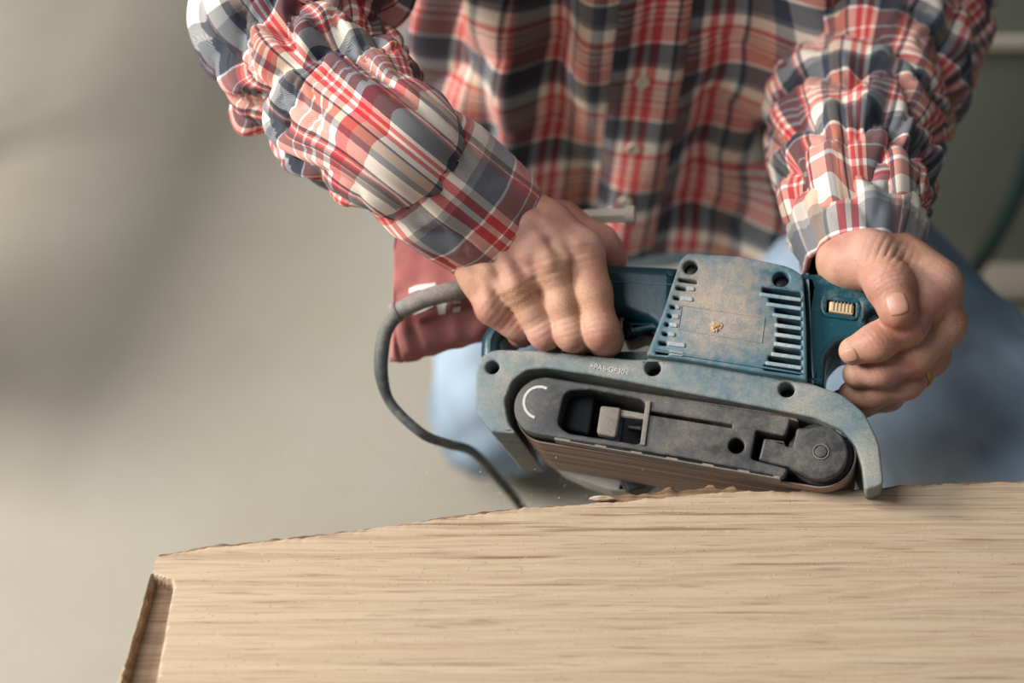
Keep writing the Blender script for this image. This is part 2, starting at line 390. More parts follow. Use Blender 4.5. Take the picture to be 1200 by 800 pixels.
# weathered rim hanging just under the far edge
vv = []; ff = []; NR = 400; prof = [(-.002, -.0022), (.0016, -.0026), (.0028, -.006), (.0020, -.014), (-.004, -.028), (-.010, -.040)]
for i in range(NR):
    x = lc.x + .0005 + (0.61 - lc.x) * i / (NR - 1); yf = float(np.interp(x, ex, ey))
    fat = .55 + .9 * max(0, noise.noise((x * 9, 3, 1)) + .15) + (3.2 if .052 < x < .135 else 0) * (0.6 + .5 * noise.noise((x * 120, 0, 0)))
    for k, (a, b) in enumerate(prof):
        n_ = noise.noise((x * 160, k * 2.3, 4)) * .0009
        vv.append((x - slab.location.x, yf + a * (fat if a > 0 else 1) + n_ - slab.location.y, ST + b + n_))
for i in range(NR - 1):
    for k in range(len(prof) - 1):
        a = i * len(prof) + k; ff.append((a, a + 1, a + len(prof) + 1, a + len(prof)))
pydata('live_edge', vv, ff, M['bark'], slab, angle=60)
# splinter chips left on the edge
for (px, py, sz) in ((706, 582, .0036),):
    p = F(px, py, SZ); bm = bmesh.new(); bmesh.ops.create_icosphere(bm, subdivisions=2, radius=1)
    for v_ in bm.verts:
        k = 1 + .5 * noise.noise(v_.co * 1.7 + Vector((px, 0, 0))); v_.co = Vector((v_.co.x * sz * 1.9 * k, v_.co.y * sz * .5 * k, v_.co.z * sz * .5 * k))
    me = bpy.data.meshes.new('splinter'); bm.to_mesh(me); bm.free(); o = link('splinter', me, M['wood'], slab); o.location = p - slab.location + Vector((0, -.001, 0))
# trestle below (out of view, carries the slab)
tr = bpy.data.objects.new('trestle', None); C.objects.link(tr); tr.location = (.22, .17, 0); tag(tr, 'plain timber trestle hidden below the pale slab, carrying it', 'trestle')
box('beam', (0, 0, .62), (.5, .07, .08), M['wood'], tr, .004)
for sx in (-.2, .2):
    for sy in (-1, 1):
        rot = Matrix.Rotation(R(14) * sy, 3, 'X'); box('leg', (sx, sy * .085, .305), (.045, .045, .625), M['wood'], tr, .003, rot)

# ================================================================== BELT SANDER
sander = bpy.data.objects.new('belt_sander', None); C.objects.link(sander); sander.matrix_world = SM
tag(sander, 'dusty teal belt sander lying on its side, belt against the slab edge, in both hands', 'belt sander')
outer = [(558, 432), (564, 416), (580, 409), (640, 411), (740, 421), (800, 420), (880, 437), (943, 446), (988, 462), (1014, 484), (1030, 518), (1036, 568)]
arch = [(1014, 574), (1010, 543), (1002, 520), (986, 503), (955, 489), (900, 478), (800, 459), (700, 440), (640, 431), (617, 433), (600, 446), (591, 470), (596, 496), (606, 508)]
ol = rounded([(*p, 8) for p in outer] + [(*p, 6) for p in arch] + [(575, 506, 3), (561, 488, 6), (556, 470, 8)], 6)
ol2 = [L(x, y, 0) for x, y in ol]
holes = [circ(577, 430, .0044, 0), circ(765, 431, .0050, 0), circ(922, 456, .0048, 0)]
plate('side_flange', [ol2] + holes, -.020, 0, .0016, M['flange'], sander)
plate('shell', [ol2], -.098, -.0205, .001, M['flange'], sander)
for x, y in ((577, 430), (765, 431), (922, 456)):
    plate('screw', [circ(x, y, .0040, 0, 12)], -.0204, -.015, .0006, M['black'], sander)
# embossed marking
def text(name, body, loc, size, rotz, mat, parent, ext=.00025, font_sx=1.0):
    cu = bpy.data.curves.new(name, 'FONT'); cu.body = body; cu.size = size; cu.extrude = ext; cu.align_x = 'CENTER'; cu.align_y = 'CENTER'
    t = bpy.data.objects.new('tmp', cu); C.objects.link(t); dg = bpy.context.evaluated_depsgraph_get(); me = bpy.data.meshes.new_from_object(t.evaluated_get(dg)); bpy.data.objects.remove(t)
    o = link(name, me, mat, parent, False); o.location = loc; o.rotation_euler = (0, 0, rotz); return o
c_ = L(714, 433, 0); text('moulded_marking', '>PA6-GF30<', (c_[0], c_[1], .0002), .0048, R(-1), M['chalk'], sander)
# belt loop
cl = Vector(L(641, 479, -.004)); cr = Vector(L(961, 529, -.004)); dv_ = (cr - cl); ax = dv_.normalized(); nm = Vector((-ax.y, ax.x)); RB = .0212
def stadium(r, n=28):
    out = []; a0 = math.atan2(nm.y, nm.x)
    for k in range(n + 1): t = a0 - math.pi * k / n; out.append((cr.x + r * math.cos(t), cr.y + r * math.sin(t)))
    for k in range(n + 1): t = a0 + math.pi - math.pi * k / n + 0; t = a0 + math.pi * 1 - math.pi * k / n + math.pi * 0; out.append((cl.x + r * math.cos(a0 - math.pi - math.pi * k / n), cl.y + r * math.sin(a0 - math.pi - math.pi * k / n)))
    return out
plate('sanding_belt', [stadium(RB), stadium(RB - .0011)], -.078, -.009, .0002, M['belt'], sander)
def disc(c, r, n=36): return [(c.x + r * math.cos(2*math.pi*k/n), c.y + r * math.sin(2*math.pi*k/n)) for k in range(n)]
plate('roller', [disc(cl, RB - .0016)], -.076, -.032, .001, M['coverd'], sander)
plate('roller', [disc(cr, RB - .0016)], -.076, -.010, .001, M['coverd'], sander)
plate('belt_frame', [stadium(RB - .0045)], -.074, -.033, .0005, M['inner'], sander)
# side cover with recess, slot and screw hole
r36 = .0192; a0 = math.atan2(nm.y, nm.x); lcen = Vector(L(637, 475.5, -.001))
arc = [(lcen.x + r36 * math.cos(a0 + math.pi * k / 20), lcen.y + r36 * math.sin(a0 + math.pi * k / 20)) for k in range(21)]
rest = [L(x, y, -.001) for x, y in rounded([(800, 536, 0), (918, 559, 4), (924, 549, 3), (889, 540, 3), (880, 537, 3), (886, 504, 3), (920, 511, 4), (927, 489, 5), (880, 480, 0)], 3)]
recess = px2l([(662, 458), (690, 456), (757, 469), (751, 521), (664, 507), (653, 497)], -.001, 9, 6)
slot = px2l([(761, 481.5), (858, 497), (857.5, 501), (761, 485.5)], -.001, .5, 2)
cover = plate('side_cover', [arc + rest, recess, slot, circ(863, 522, .0047, -.001)], -.028, -.001, .0012, M['cover'], sander)
plate('recess_floor', [stadium(RB - .006)], -.0325, -.0285, .0002, M['inner'], sander)
plate('recess_wall', [px2l([(664, 462), (700, 462), (692, 512), (660, 504)], -.02, 4)], -.027, -.014, .002, M['inner'], cover)
lt = plate('latch', [px2l([(704, 475), (728, 478), (722, 513), (699, 508)], -.008, 4)], -.014, -.007, .0015, M['latch'], cover)
plate('latch_arm', [px2l([(722, 478), (757, 484), (756, 491), (724, 487)], -.008, 1)], -.014, -.009, .0008, M['latch'], lt)
plate('rod', [px2l([(722, 487), (730, 488), (726, 516), (718, 514)], -.012, 1)], -.020, -.012, .0006, plain('blue grey metal', srgb(62, 78, 92), .4), cover)
plate('spring', [px2l([(735, 496), (752, 498), (751, 503), (735, 501)], -.014, 1)], -.022, -.016, .0008, M['coverd'], cover)
plate('rib', [px2l([(757, 469), (763, 470), (756, 522), (750, 521)], 0, 1)], -.004, .0006, .0005, M['latch'], cover)
plate('lower_lip', [px2l([(650, 511.5), (915, 557.5), (914, 561), (649, 514.5)], 0, .5)], -.012, -.0008, .0004, M['latch'], cover)
for i in range(6):
    x = 668 + 42 * i; y = 514.5 + .1745 * (x - 666); plate('lip_slot', [px2l([(x, y - .2), (x + 28, y + 4.7), (x + 28, y + 6.3), (x, y + 1.6)], 0, .3)], -.004, -.0003, .0001, M['inner'], cover)
# printed rotation arrow
pts = []
for k in range(15):
    t = R(62 + 190 * k / 14); pts.append((632 + 20 * math.cos(t), 471 - 20 * math.sin(t)))
inn = [(632 + (20 - 3.0) * math.cos(R(62 + 190 * k / 14)), 471 - (20 - 3.0) * math.sin(R(62 + 190 * k / 14))) for k in range(14, -1, -1)]
plate('arrow_mark', [[L(x, y, 0) for x, y in pts + inn]], -.0011, -.0007, .00005, M['chalk'], cover)
# front roller cover with its arm
pc = [(962 + 31.5 * math.cos(R(t)), 529.5 + 31.5 * math.sin(R(t))) for t in range(-118, 128, 8)]
rc_pts = [(x, y, 0) for x, y in pc] + [(925, 547, 3), (889, 538, 2), (895, 513, 2), (919, 516, 1), (921, 522, 1), (929, 523, 1), (934, 500, 4)]
rcov = plate('roller_cover', [[L(x, y, 0) for x, y in rounded(rc_pts, 2, 3)]], -.022, -.0005, .0014, M['cover'], sander)
plate('axle_cap', [circ(962, 529, .0048, 0), circ(962, 529, .0042, 0)], -.001, .0003, .0001, M['latch'], rcov)
plate('axle_cap', [circ(962, 529, .0036, 0)], -.001, .0006, .0006, M['cover'], rcov)
# small bracket bars in the gap above the front roller
plate('bracket', [px2l([(893, 478), (932, 486), (936, 494), (897, 484)], -.01, 1)], -.03, -.010, .0006, M['latch'], sander)
plate('bracket', [px2l([(972, 493), (982, 497), (992, 512), (983, 508)], -.006, 1)], -.03, -.006, .0006, M['shoe'], sander)
# rear shoe, far side
plate('rear_shoe', [px2l([(640, 520), (700, 535), (724, 556), (735, 576), (715, 574), (682, 563), (656, 551), (636, 534)], -.079, 3)], -.100, -.0785, .001, M['shoe'], sander)
plate('rear_shoe_tip', [px2l([(722, 548), (768, 560), (752, 572), (736, 576), (728, 560)], -.079, 2)], -.098, -.0785, .001, M['coverd'], sander)
# motor cover
mo = rounded([(757, 416, 3), (776, 368, 0), (797, 304, 8), (806, 296, 8), (870, 300, 0), (925, 312, 10), (941, 322, 8), (945, 380, 0), (946, 445, 3), (880, 435, 2), (800, 421, 2)], 4)
ls_y = [328, 337.5, 349, 359.5, 370, 380, 391, 402, 413]
ls_x = [(795, 817), (792, 804), (789, 796), (785, 791), (782, 787), (779, 783.5), (776, 782), (772, 781), (769, 783)]
rs_y = [342, 353.5, 366, 378, 389, 400, 412, 422.5, 433]
rs_x = [893, 901, 908, 911, 911, 910, 907, 900, 895]
MW = .006
outs = [[L(x, y, MW) for x, y in mo]]
def slotq(x0, x1, y, h, sl=.13): return [(x0, y - h - 0), (x1, y - h + (x1 - x0) * sl), (x1, y + h + (x1 - x0) * sl), (x0, y + h)]
for (x0, x1), y in zip(ls_x, ls_y): outs.append(px2l(slotq(x0, x1, y - .5, 2.2), MW, 2, 4))
for x0, y in zip(rs_x, rs_y): outs.append(px2l(slotq(x0, 939, y - 3, 3.1, .14), MW, 3, 4))
outs += [circ(809, 313, .0047, MW), circ(915, 327, .0050, MW)]
mcov = plate('motor_cover', outs, -.006, MW, .0013, M['motor'], sander)
plate('motor_body', [[L(x, y, MW) for x, y in mo]], -.078, -.0065, .001, M['inner'], sander)
for (x, y) in ((809, 313), (915, 327)): plate('screw', [circ(x, y, .004, MW, 12)], -.0066, -.001, .0006, M['black'], mcov)
for (x0, x1), y, xe in zip(ls_x[1:], ls_y[1:], (814, 812, 797, 796, 794, 791, 803, 801)):
    plate('vent_rib', [px2l(slotq(x1 + 1.5, xe, y + .3, 2.6), MW, 2.5, 4)], MW - .0002, MW + .0010, .0005, M['rib'], mcov)
for x0, y in zip(rs_x[:-1], rs_y[:-1]):
    plate('vent_rib', [px2l(slotq(x0 - 3, 939.5, y + 2.9, 2.3, .14), MW, 2, 4)], MW - .0002, MW + .0010, .0006, M['rib'], mcov)
fr_o = px2l([(798, 357), (897, 371), (893, 402), (794, 386)], MW, 1); fr_i = px2l([(799.5, 358.5), (895.5, 372.5), (891.7, 400.5), (795.5, 384.5)], MW, 1)
plate('label_frame', [fr_o, fr_i], MW - .0002, MW + .0004, .0001, M['motor'], mcov)
plate('step_ridge', [px2l([(765, 409), (880, 427), (940, 437), (940, 439), (880, 429.5), (765, 411.5)], MW, .5)], MW - .0003, MW + .0012, .0004, M['motor'], mcov)
bm = bmesh.new(); bmesh.ops.create_icosphere(bm, subdivisions=3, radius=.0034)
for v_ in bm.verts: v_.co *= 1 + .8 * noise.noise(v_.co * 700); v_.co.z *= .45
me = bpy.data.meshes.new('c'); bm.to_mesh(me); bm.free(); o = link('dust_clump', me, M['crumb'], mcov); q = L(838, 383, MW); o.location = (q[0], q[1], MW)
# right side wall of the motor block (dark, facing the front knob)
plate('front_wall', [px2l([(941, 322), (950, 325), (967, 400), (966, 452), (946, 452)], -.004, 2)], -.075, -.004, .002, M['handle'], sander)
# rear handle
ho = rounded([(561, 416, 4), (562, 392, 10), (580, 366, 20), (625, 325, 30), (690, 306, 10), (716, 307, 0), (795, 311, 4), (792, 425, 4), (565, 425, 4)], 5)
hi = rounded([(585, 412, 4), (583, 396, 10), (604, 378, 12), (650, 368, 10), (732, 368, 6), (760, 378, 6), (776, 395, 4), (762, 415, 4)], 5)
plate('rear_handle', [[L(x, y, -.012) for x, y in ho], [L(x, y, -.012) for x, y in hi]], -.050, -.012, .0075, M['handle'], sander)
plate('handle_seam', [px2l([(716, 329), (790, 333), (790, 334), (716, 330)], -.012, .3)], -.0128, -.0116, .0001, M['flange'], sander)
plate('trigger', [px2l([(728, 370), (766, 374), (774, 392), (752, 389), (738, 395), (728, 395)], -.016, 5)], -.042, -.018, .004, M['black'], sander)
plate('trigger_guard', [px2l([(735, 376), (790, 374), (790, 389), (762, 384), (738, 390)], -.012, 4)], -.024, -.0145, .002, M['handle'], sander)
# front knob and its speed wheel
ko = rounded([(938, 318, 2), (960, 319, 4), (1000, 333, 4), (1035, 350, 10), (1052, 372, 12), (1042, 398, 12), (1012, 400, 10), (985, 398, 10), (968, 416, 8), (966, 452, 2), (944, 452, 2), (942, 400, 0)], 4)
wh = px2l([(969, 351), (1003, 356), (1002, 371), (968, 366)], -.003, 2)
kn = plate('front_knob', [[L(x, y, -.003) for x, y in ko], circ(1025, 371, .0052, -.003), wh], -.050, -.003, .0050, M['knob'], sander)
plate('knob_interior', [px2l([(950, 335), (1000, 345), (1038, 362), (1030, 388), (960, 385)], -.02, 6)], -.04, -.013, .001, M['inner'], kn)
plate('wheel_surround', [px2l([(963, 346), (1006, 351), (1009, 360), (1005, 376), (966, 371), (961, 360)], -.003, 6), px2l([(969, 351), (1003, 356), (1002, 371), (968, 366)], -.003, 2)], -.004, -.0022, .0008, M['knob'], kn)
wb = plate('speed_wheel', [px2l([(972, 352.5), (1001, 356.5), (1000, 369), (971, 365)], -.003, 2)], -.012, -.0024, .0015, M['wheel'], kn)
for i in range(6):
    x = 977 + i * 4.2; y = 359 + (x - 986) * .14
    plate('wheel_ridge', [px2l([(x, y - 5), (x + 1.2, y - 5), (x, y + 6), (x - 1.2, y + 6)], -.003, .2)], -.004, -.0019, .0001, M['latch'], wb)
plate('knob_arm', [px2l([(1000, 352), (1040, 362), (1038, 425), (1012, 428), (1004, 395)], -.02, 8)], -.07, -.012, .006, M['handle'], sander)
# cord and cord guard
g = [LP(596, 345, -.022), LP(562, 335, -.010), LP(527, 342, -.004), LP(495, 351, -.003), LP(464, 366, -.006)]
tube('cord_guard', g, [.0062, .0066, .0066, .0062, .0058], M['cord'], sander, 20)
p0, p1 = Vector(g[-1]), Vector(g[-2]); dd = (p0 - p1).normalized()
tube('guard_lip', [p0 - dd * .002, p0, p0 + dd * .0018], [.0069, .0073, .0068], M['cord'], sander, 20, 3)
cd = [p0 - dd * .004, SMI @ S(453, 386, -.009), SMI @ S(447, 415, -.014), SMI @ S(448, 445, -.02), SMI @ S(460, 475, -.03)] + [SMI @ W(*q) for q in ((495, 508, .95), (525, 520, .98), (555, 530, 1.03), (585, 563, 1.09), (612, 597, 1.13), (640, 650, 1.2), (680, 720, 1.32))] + [SMI @ Vector((.18, .72, .005)), SMI @ Vector((.5, .75, .005)), SMI @ Vector((1.2, .9, .005))]
tube('power_cord', cd, [.0048, .0048, .0050, .0046, .0034, .0034, .0033, .0034, .0034, .0034, .0034, .0034, .0034, .0034, .0034, .0034], M['cordd'], sander, 12, 10)
# dust bag
top = [(466, 262), (470, 276), (520, 262), (580, 256), (630, 262), (670, 272)]
botp = [(456, 424), (475, 424), (510, 413), (560, 400), (610, 378), (672, 330)]
vv = []; uv = []; ff = []; nu, nv = 90, 60; BD = -.040
tp = [Vector(p) for p in top]; bp = [Vector(p) for p in botp]
def ev(pl, t):
    f = t * (len(pl) - 1); i = min(int(f), len(pl) - 2); return pl[i].lerp(pl[i+1], f - i)
for side in (1, -1):
    for j in range(nv + 1):
        for i in range(nu + 1):
            s, t = i / nu, j / nv; a = ev(tp, s); b = ev(bp, s); p = a.lerp(b, t)
            ed = (4 * t * (1 - t)) ** .5 * (1 - (1 - min(1, s * 4.2)) ** 2.2) ** .5
            gather = .0018 * math.sin(s * 46 + 3 * t + 2.0 * noise.noise((s * 6, t * 3, 0))) * max(0, t - .45) * 1.8 * min(1, ed * 3)
            th = .026 * ed + side * 0 + gather + .002 * noise.noise((s * 9, t * 7, 1)) * ed
            p.x += -7 * math.sin(t * math.pi) * (0 if s > .3 else -1) * (1 - s / .3 if s < .3 else 0)
            q = LP(p.x, p.y, BD); vv.append(Vector((q.x, q.y, BD + side * th)))
n1 = (nu + 1) * (nv + 1)
for sd in (0, 1):
    for j in range(nv):
        for i in range(nu):
            a = sd * n1 + j * (nu + 1) + i; q = (a, a + nu + 1, a + nu + 2, a + 1); ff.append(q if sd == 0 else q[::-1])
bag = pydata('dust_bag', vv, ff, M['bag'], sander)
bm = bmesh.new(); bm.from_mesh(bag.data); bmesh.ops.remove_doubles(bm, verts=bm.verts, dist=2e-4); bm.to_mesh(bag.data); bm.free()
bvh = BVHTree.FromPolygons([SM @ v for v in vv], [f for f in ff if f[0] < n1])
def onbag(px, py):
    r = ray(px, py).normalized(); h = bvh.ray_cast(EYE, r)
    return (SMI @ (h[0] - r * .0006)) if h[0] else LP(px, py, BD + .03)
def print_strip(pa, pb, n=8, m=2):       # printed patch between two measured edges
    v = []; f = []
    for j in range(m + 1):
        for i in range(n + 1):
            a = ev([Vector(p) for p in pa], i / n); b = ev([Vector(p) for p in pb], i / n); p = a.lerp(b, j / m); v.append(onbag(p.x, p.y))
    for j in range(m):
        for i in range(n): k = j*(n+1)+i; f.append((k, k+n+1, k+n+2, k+1))
    o = pydata('print', v, f, M['white'], bag); return o
print_strip([(479, 338), (488, 334), (510, 331)], [(479, 344), (490, 340), (512, 337)])
print_strip([(478, 366), (490, 362), (506, 355)], [(486, 369), (496, 365), (508, 359)])
print_strip([(507, 355), (524, 352)], [(508, 358), (524, 357)])
print_strip([(512, 357), (523, 356)], [(514, 369), (522, 368)])
print_strip([(531, 353), (540, 352)], [(531, 356), (540, 355)])
print_strip([(531, 360), (540, 359)], [(530, 366), (539, 365)])
rl = tube('closing_rail', [LP(560, 262, -.045), LP(640, 256, -.045), LP(742, 252, -.045)], .0056, M['rail'], bag, 6, 2); 
for p in rl.data.polygons: p.use_smooth = False
tube('rail_end', [LP(733, 252.5, -.045), LP(744, 252, -.045)], .0066, M['rail'], bag, 20, 1)

# ================================================================== PERSON
person = bpy.data.objects.new('person', None); C.objects.link(person); person.location = (.12, 1.0, 0)
tag(person, 'half-kneeling man in a red plaid shirt and blue jeans, gripping the belt sander', 'person')
PO = Vector(person.location)

# --- signed distance modelling, numpy
class Field:
    def __init__(s, lo, hi, h):
        s.h = h; s.lo = np.array(lo, dtype=np.float32); n = np.ceil((np.array(hi) - np.array(lo)) / h).astype(int) + 1; s.n = n
        s.ax = [s.lo[i] + h * np.arange(n[i], dtype=np.float32) for i in range(3)]
        s.d = np.full(tuple(n), .05, dtype=np.float32)
    def sub(s, lo, hi):
        a = np.maximum(((np.array(lo) - s.lo) / s.h).astype(int), 0); b = np.minimum(((np.array(hi) - s.lo) / s.h).astype(int) + 2, s.n)
        if np.any(b <= a): return None
        sl = tuple(slice(int(a[i]), int(b[i])) for i in range(3))
        g = (s.ax[0][sl[0]][:, None, None], s.ax[1][sl[1]][None, :, None], s.ax[2][sl[2]][None, None, :]); return sl, g
    def blank(s):
        f = Field.__new__(Field); f.h = s.h; f.lo = s.lo; f.n = s.n; f.ax = s.ax; f.d = np.full(tuple(s.n), .05, dtype=np.float32); return f
    def cone(s, a, b, ra, rb, k=.004, sq=None):
        a = np.array(a, dtype=np.float32); b = np.array(b, dtype=np.float32); mg = max(ra, rb) + .016
        q = s.sub(np.minimum(a, b) - mg, np.maximum(a, b) + mg)
        if q is None: return s
        sl, (x, y, z) = q; ab = b - a; L2 = max(float(ab @ ab), 1e-10)
        t = ((x - a[0]) * ab[0] + (y - a[1]) * ab[1] + (z - a[2]) * ab[2]) / L2; t = np.clip(t, 0, 1)
        dx, dy, dz = x - a[0] - t * ab[0], y - a[1] - t * ab[1], z - a[2] - t * ab[2]
        if sq is not None:      # squash along a direction
            nrm, f = sq; pr = dx * nrm[0] + dy * nrm[1] + dz * nrm[2]; dd = np.sqrt(dx*dx + dy*dy + dz*dz + pr*pr*(f*f - 1))
        else: dd = np.sqrt(dx*dx + dy*dy + dz*dz)
        dd = dd - (ra + (rb - ra) * t); s.d[sl] = smin(s.d[sl], dd, k); return s
    def chain(s, pts, rad, k=.004, sq=None):
        for i in range(len(pts) - 1): s.cone(pts[i], pts[i+1], rad[i], rad[i+1], k, sq)
        return s
    def union(s, o, k): s.d = smin(s.d, o.d, k); return s
    def crease(s, c, dirv, r, amp, freq):
        q = s.sub(np.array(c) - 2 * r, np.array(c) + 2 * r)
        if q is None: return
        sl, (x, y, z) = q; dx, dy, dz = x - c[0], y - c[1], z - c[2]; pr = dx * dirv[0] + dy * dirv[1] + dz * dirv[2]
        s.d[sl] += (amp * np.exp(-(dx*dx + dy*dy + dz*dz) / (r * r)) * (np.sin(pr * freq) ** 8)).astype(np.float32)
    def mesh(s):
        d = s.d; sg = d < 0; n0, n1_, n2 = d.shape
        cs = np.zeros((n0-1, n1_-1, n2-1), dtype=np.uint8)
        for i in (0, 1):
            for j in (0, 1):
                for k in (0, 1): cs += sg[i:n0-1+i, j:n1_-1+j, k:n2-1+k]
        act = (cs > 0) & (cs < 8); idx = -np.ones(act.shape, dtype=np.int64); I = np.argwhere(act); idx[act] = np.arange(len(I))
        acc = np.zeros((len(I), 3)); cnt = np.zeros(len(I)); off = np.array([(i, j, k) for i in (0, 1) for j in (0, 1) for k in (0, 1)])
        val = np.stack([d[I[:, 0]+o[0], I[:, 1]+o[1], I[:, 2]+o[2]] for o in off], 1)
        for a in range(8):
            for b in range(a + 1, 8):
                if np.abs(off[a] - off[b]).sum() != 1: continue
                m = (val[:, a] < 0) != (val[:, b] < 0); t = val[:, a] / np.where(m, val[:, a] - val[:, b], 1)
                p = off[a] + (off[b] - off[a]) * t[:, None]; acc[m] += p[m]; cnt[m] += 1
        V = s.lo + s.h * (I + acc / cnt[:, None]); Q = []
        for axi in range(3):
            o = [0, 0, 0]; o[axi] = 1; b = [1, 1, 1]; b[axi] = 0
            A = sg[b[0]:n0 - o[0], b[1]:n1_ - o[1], b[2]:n2 - o[2]]; B = sg[b[0]+o[0]:, b[1]+o[1]:, b[2]+o[2]:]
            A = sg[tuple(slice(1, -1) if k != axi else slice(0, -1) for k in range(3))]; B = sg[tuple(slice(1, -1) if k != axi else slice(1, None) for k in range(3))]
            E = np.argwhere(A != B); 
            if not len(E): continue
            fl = A[E[:, 0], E[:, 1], E[:, 2]]; c = E.copy(); u_, v_ = (axi + 1) % 3, (axi + 2) % 3
            for k in range(3):
                if k != axi: c[:, k] += 1
            def at(du, dv2):
                q = c.copy(); q[:, u_] -= du; q[:, v_] -= dv2; return idx[q[:, 0], q[:, 1], q[:, 2]]
            q4 = np.stack([at(1, 1), at(0, 1), at(0, 0), at(1, 0)], 1); q4[~fl] = q4[~fl][:, ::-1]; Q.append(q4)
        return V, np.concatenate(Q)
def smin(a, b, k):
    h = np.maximum(k - np.abs(a - b), 0) / k; return np.minimum(a, b) - h * h * k * .25
def bounds(pts, m):
    a = np.array([tuple(p) for p in pts]); return a.min(0) - m, a.max(0) + m

def dirn(a, b): return (Vector(b) - Vector(a)).normalized()
# --- right hand, on the rear handle (left in the picture)
H = .0009
rw_u, rw_r = S(556, 282, .018), S(600, 243, .022)      # wrist ulnar / radial
fore_u, fore_r = S(500, 225, .03), S(545, 175, .03)
mcp = [S(684, 292, .020), S(647, 313, .024), S(608, 338, .021), S(576, 361, .012)]
mr = [.0136, .0124, .0118, .0106]
pip = [S(703, 386, .010), S(669, 389, .009), S(637, 388, .006), S(604, 380, .002)]
pr_ = [.0119, .0106, .0102, .0092]
mid = [S(709, 398, -.004), S(677, 398, -.006), S(645, 397, -.010), S(611, 390, -.013)]
dip = [S(711, 396, -.020), S(680, 394, -.022), S(648, 392, -.024), S(615, 387, -.026)]
tip = [S(708, 384, -.038), S(678, 382, -.040), S(648, 380, -.040), S(618, 376, -.040)]
lo, hi = bounds(mcp + pip + tip + [rw_u, rw_r, fore_u, fore_r], .024)
A = Field(lo, hi, H); P_ = A.blank()
base_w = [rw_r.lerp(rw_u, t) for t in (.06, .34, .66, .96)]
for i in range(4):
    P_.chain([fore_r.lerp(fore_u, (.1, .35, .65, .9)[i]), base_w[i], base_w[i].lerp(mcp[i], .5) + SN * .002, mcp[i]], [.021, .0195, (.0160, .0160, .0155, .0150)[i], mr[i] * .96], .010)
# palm pad under the metacarpals, thumb base and thumb behind the handle
P_.cone(S(640, 300, -.004), S(600, 290, .0), .020, .022, .016)
P_.chain([S(600, 262, .0), S(655, 268, -.018), S(700, 288, -.028), S(716, 306, -.036)], [.020, .0165, .0125, .0112], .012)
FG = A.blank()
for i in range(4):
    f1 = A.blank(); dm = dirn(mcp[i], pip[i]); q = mcp[i].lerp(pip[i], .55)
    f1.chain([mcp[i].lerp(pip[i], .05) - SN * .001, q, pip[i], mid[i], dip[i], tip[i]], [mr[i] * .93, (.0119, .0105, .0100, .0090)[i], pr_[i] * .96, pr_[i] * .93, pr_[i] * .86, pr_[i] * .76], .005)
    f1.cone(pip[i] + SN * .0015 + dm * .001, pip[i] + SN * .0015 + dm * .004, pr_[i] * .90, pr_[i] * .88, .004)
    FG.union(f1, .0010)
A.d = smin(P_.d, FG.d, .003)
for i in range(4):                                          # knuckle caps and extensor tendons
    A.cone(mcp[i] + SN * .004, mcp[i] + SN * .003 + dirn(mcp[i], pip[i]) * .004, .0104 - .0005 * i, .0100 - .0005 * i, .006)
pass
_v, _f = A.mesh(); _b = BVHTree.FromPolygons([tuple(p) for p in _v], [tuple(int(q) for q in f) for f in _f])
def onhand(px, py, sink): r = ray(px, py).normalized(); h = _b.ray_cast(EYE, r); return h[0] - h[1] * sink
for ln, r_, sk in (([(592, 238), (620, 255), (650, 270), (676, 284)], .0036, .0022), ([(575, 250), (600, 270), (622, 290), (642, 308)], .0036, .0022), ([(566, 266), (583, 290), (602, 330)], .0032, .0020), ([(560, 285), (566, 310), (573, 350)], .0028, .0018),
                   ([(604, 240), (612, 262), (632, 280), (640, 296)], .0020, .0006), ([(580, 258), (592, 280), (616, 300), (622, 318)], .0020, .0006), ([(548, 300), (572, 318), (588, 340)], .0018, .0006), ([(640, 262), (655, 285), (664, 302)], .0017, .0006)):
    try: A.chain([onhand(x, y, sk) for x, y in ln], [r_ * .8] + [r_] * (len(ln) - 2) + [r_ * .8], .006)
    except TypeError: pass
for i in range(4):
    dm = dirn(mcp[i], pip[i]); A.crease(pip[i] + SN * .009, dm, .008, .00045, 800); A.crease(mcp[i] + SN * .010 + dm * .006, dm, .011, .0003, 700)
RV, RF = A.mesh()
# --- left hand, round the front knob (right in the picture)
lw = S(1006, 290, -.022); dL = (S(1010, 312, -.026) - EYE).dot(FW); lf = W(1003, 215, dL + .048)
th = [S(994, 306, -.008), S(1021, 303, .006), S(1041, 331, .015), S(1051, 360, .017)]
lm = [S(1096, 333, -.004), S(1106, 379, -.020), S(1089, 416, -.040), S(1066, 437, -.058)]
lp = [S(1062, 380, .002), S(1070, 417, -.016), S(1060, 446, -.034), S(1040, 462, -.052)]
ld = [S(1027, 401, .003), S(1032, 432, -.016), S(1022, 459, -.034), S(1008, 472, -.050)]
lt_ = [S(1000, 411, .001), S(1004, 438, -.018), S(998, 462, -.036), S(986, 470, -.052)]
lo, hi = bounds(th + lm + lp + lt_ + [lw, lf], .026)
B = Field(lo, hi, H); P2 = B.blank()
wr = [S(1034, 300, -.018), S(1032, 306, -.030), S(1024, 312, -.042), S(1012, 316, -.052)]
for i in range(4):
    P2.chain([lf + (wr[i] - wr[1]) * .5, wr[i], wr[i].lerp(lm[i], .5), lm[i]], [.0195, .0175, (.0155, .0155, .015, .014)[i], (.0135, .0135, .0125, .0112)[i]], .014)
P2.chain([lf, lw, th[0], th[1]], [.023, .0205, .0170, .0150], .012)
P2.cone(th[1].lerp(th[0], .3), lm[0], .012, .0115, .016)      # first web
FG2 = B.blank()
lrad = [(.0135, .0118, .0108, .0088), (.0130, .0116, .0106, .0088), (.0122, .0110, .0100, .0086), (.0106, .0096, .0088, .0078)]
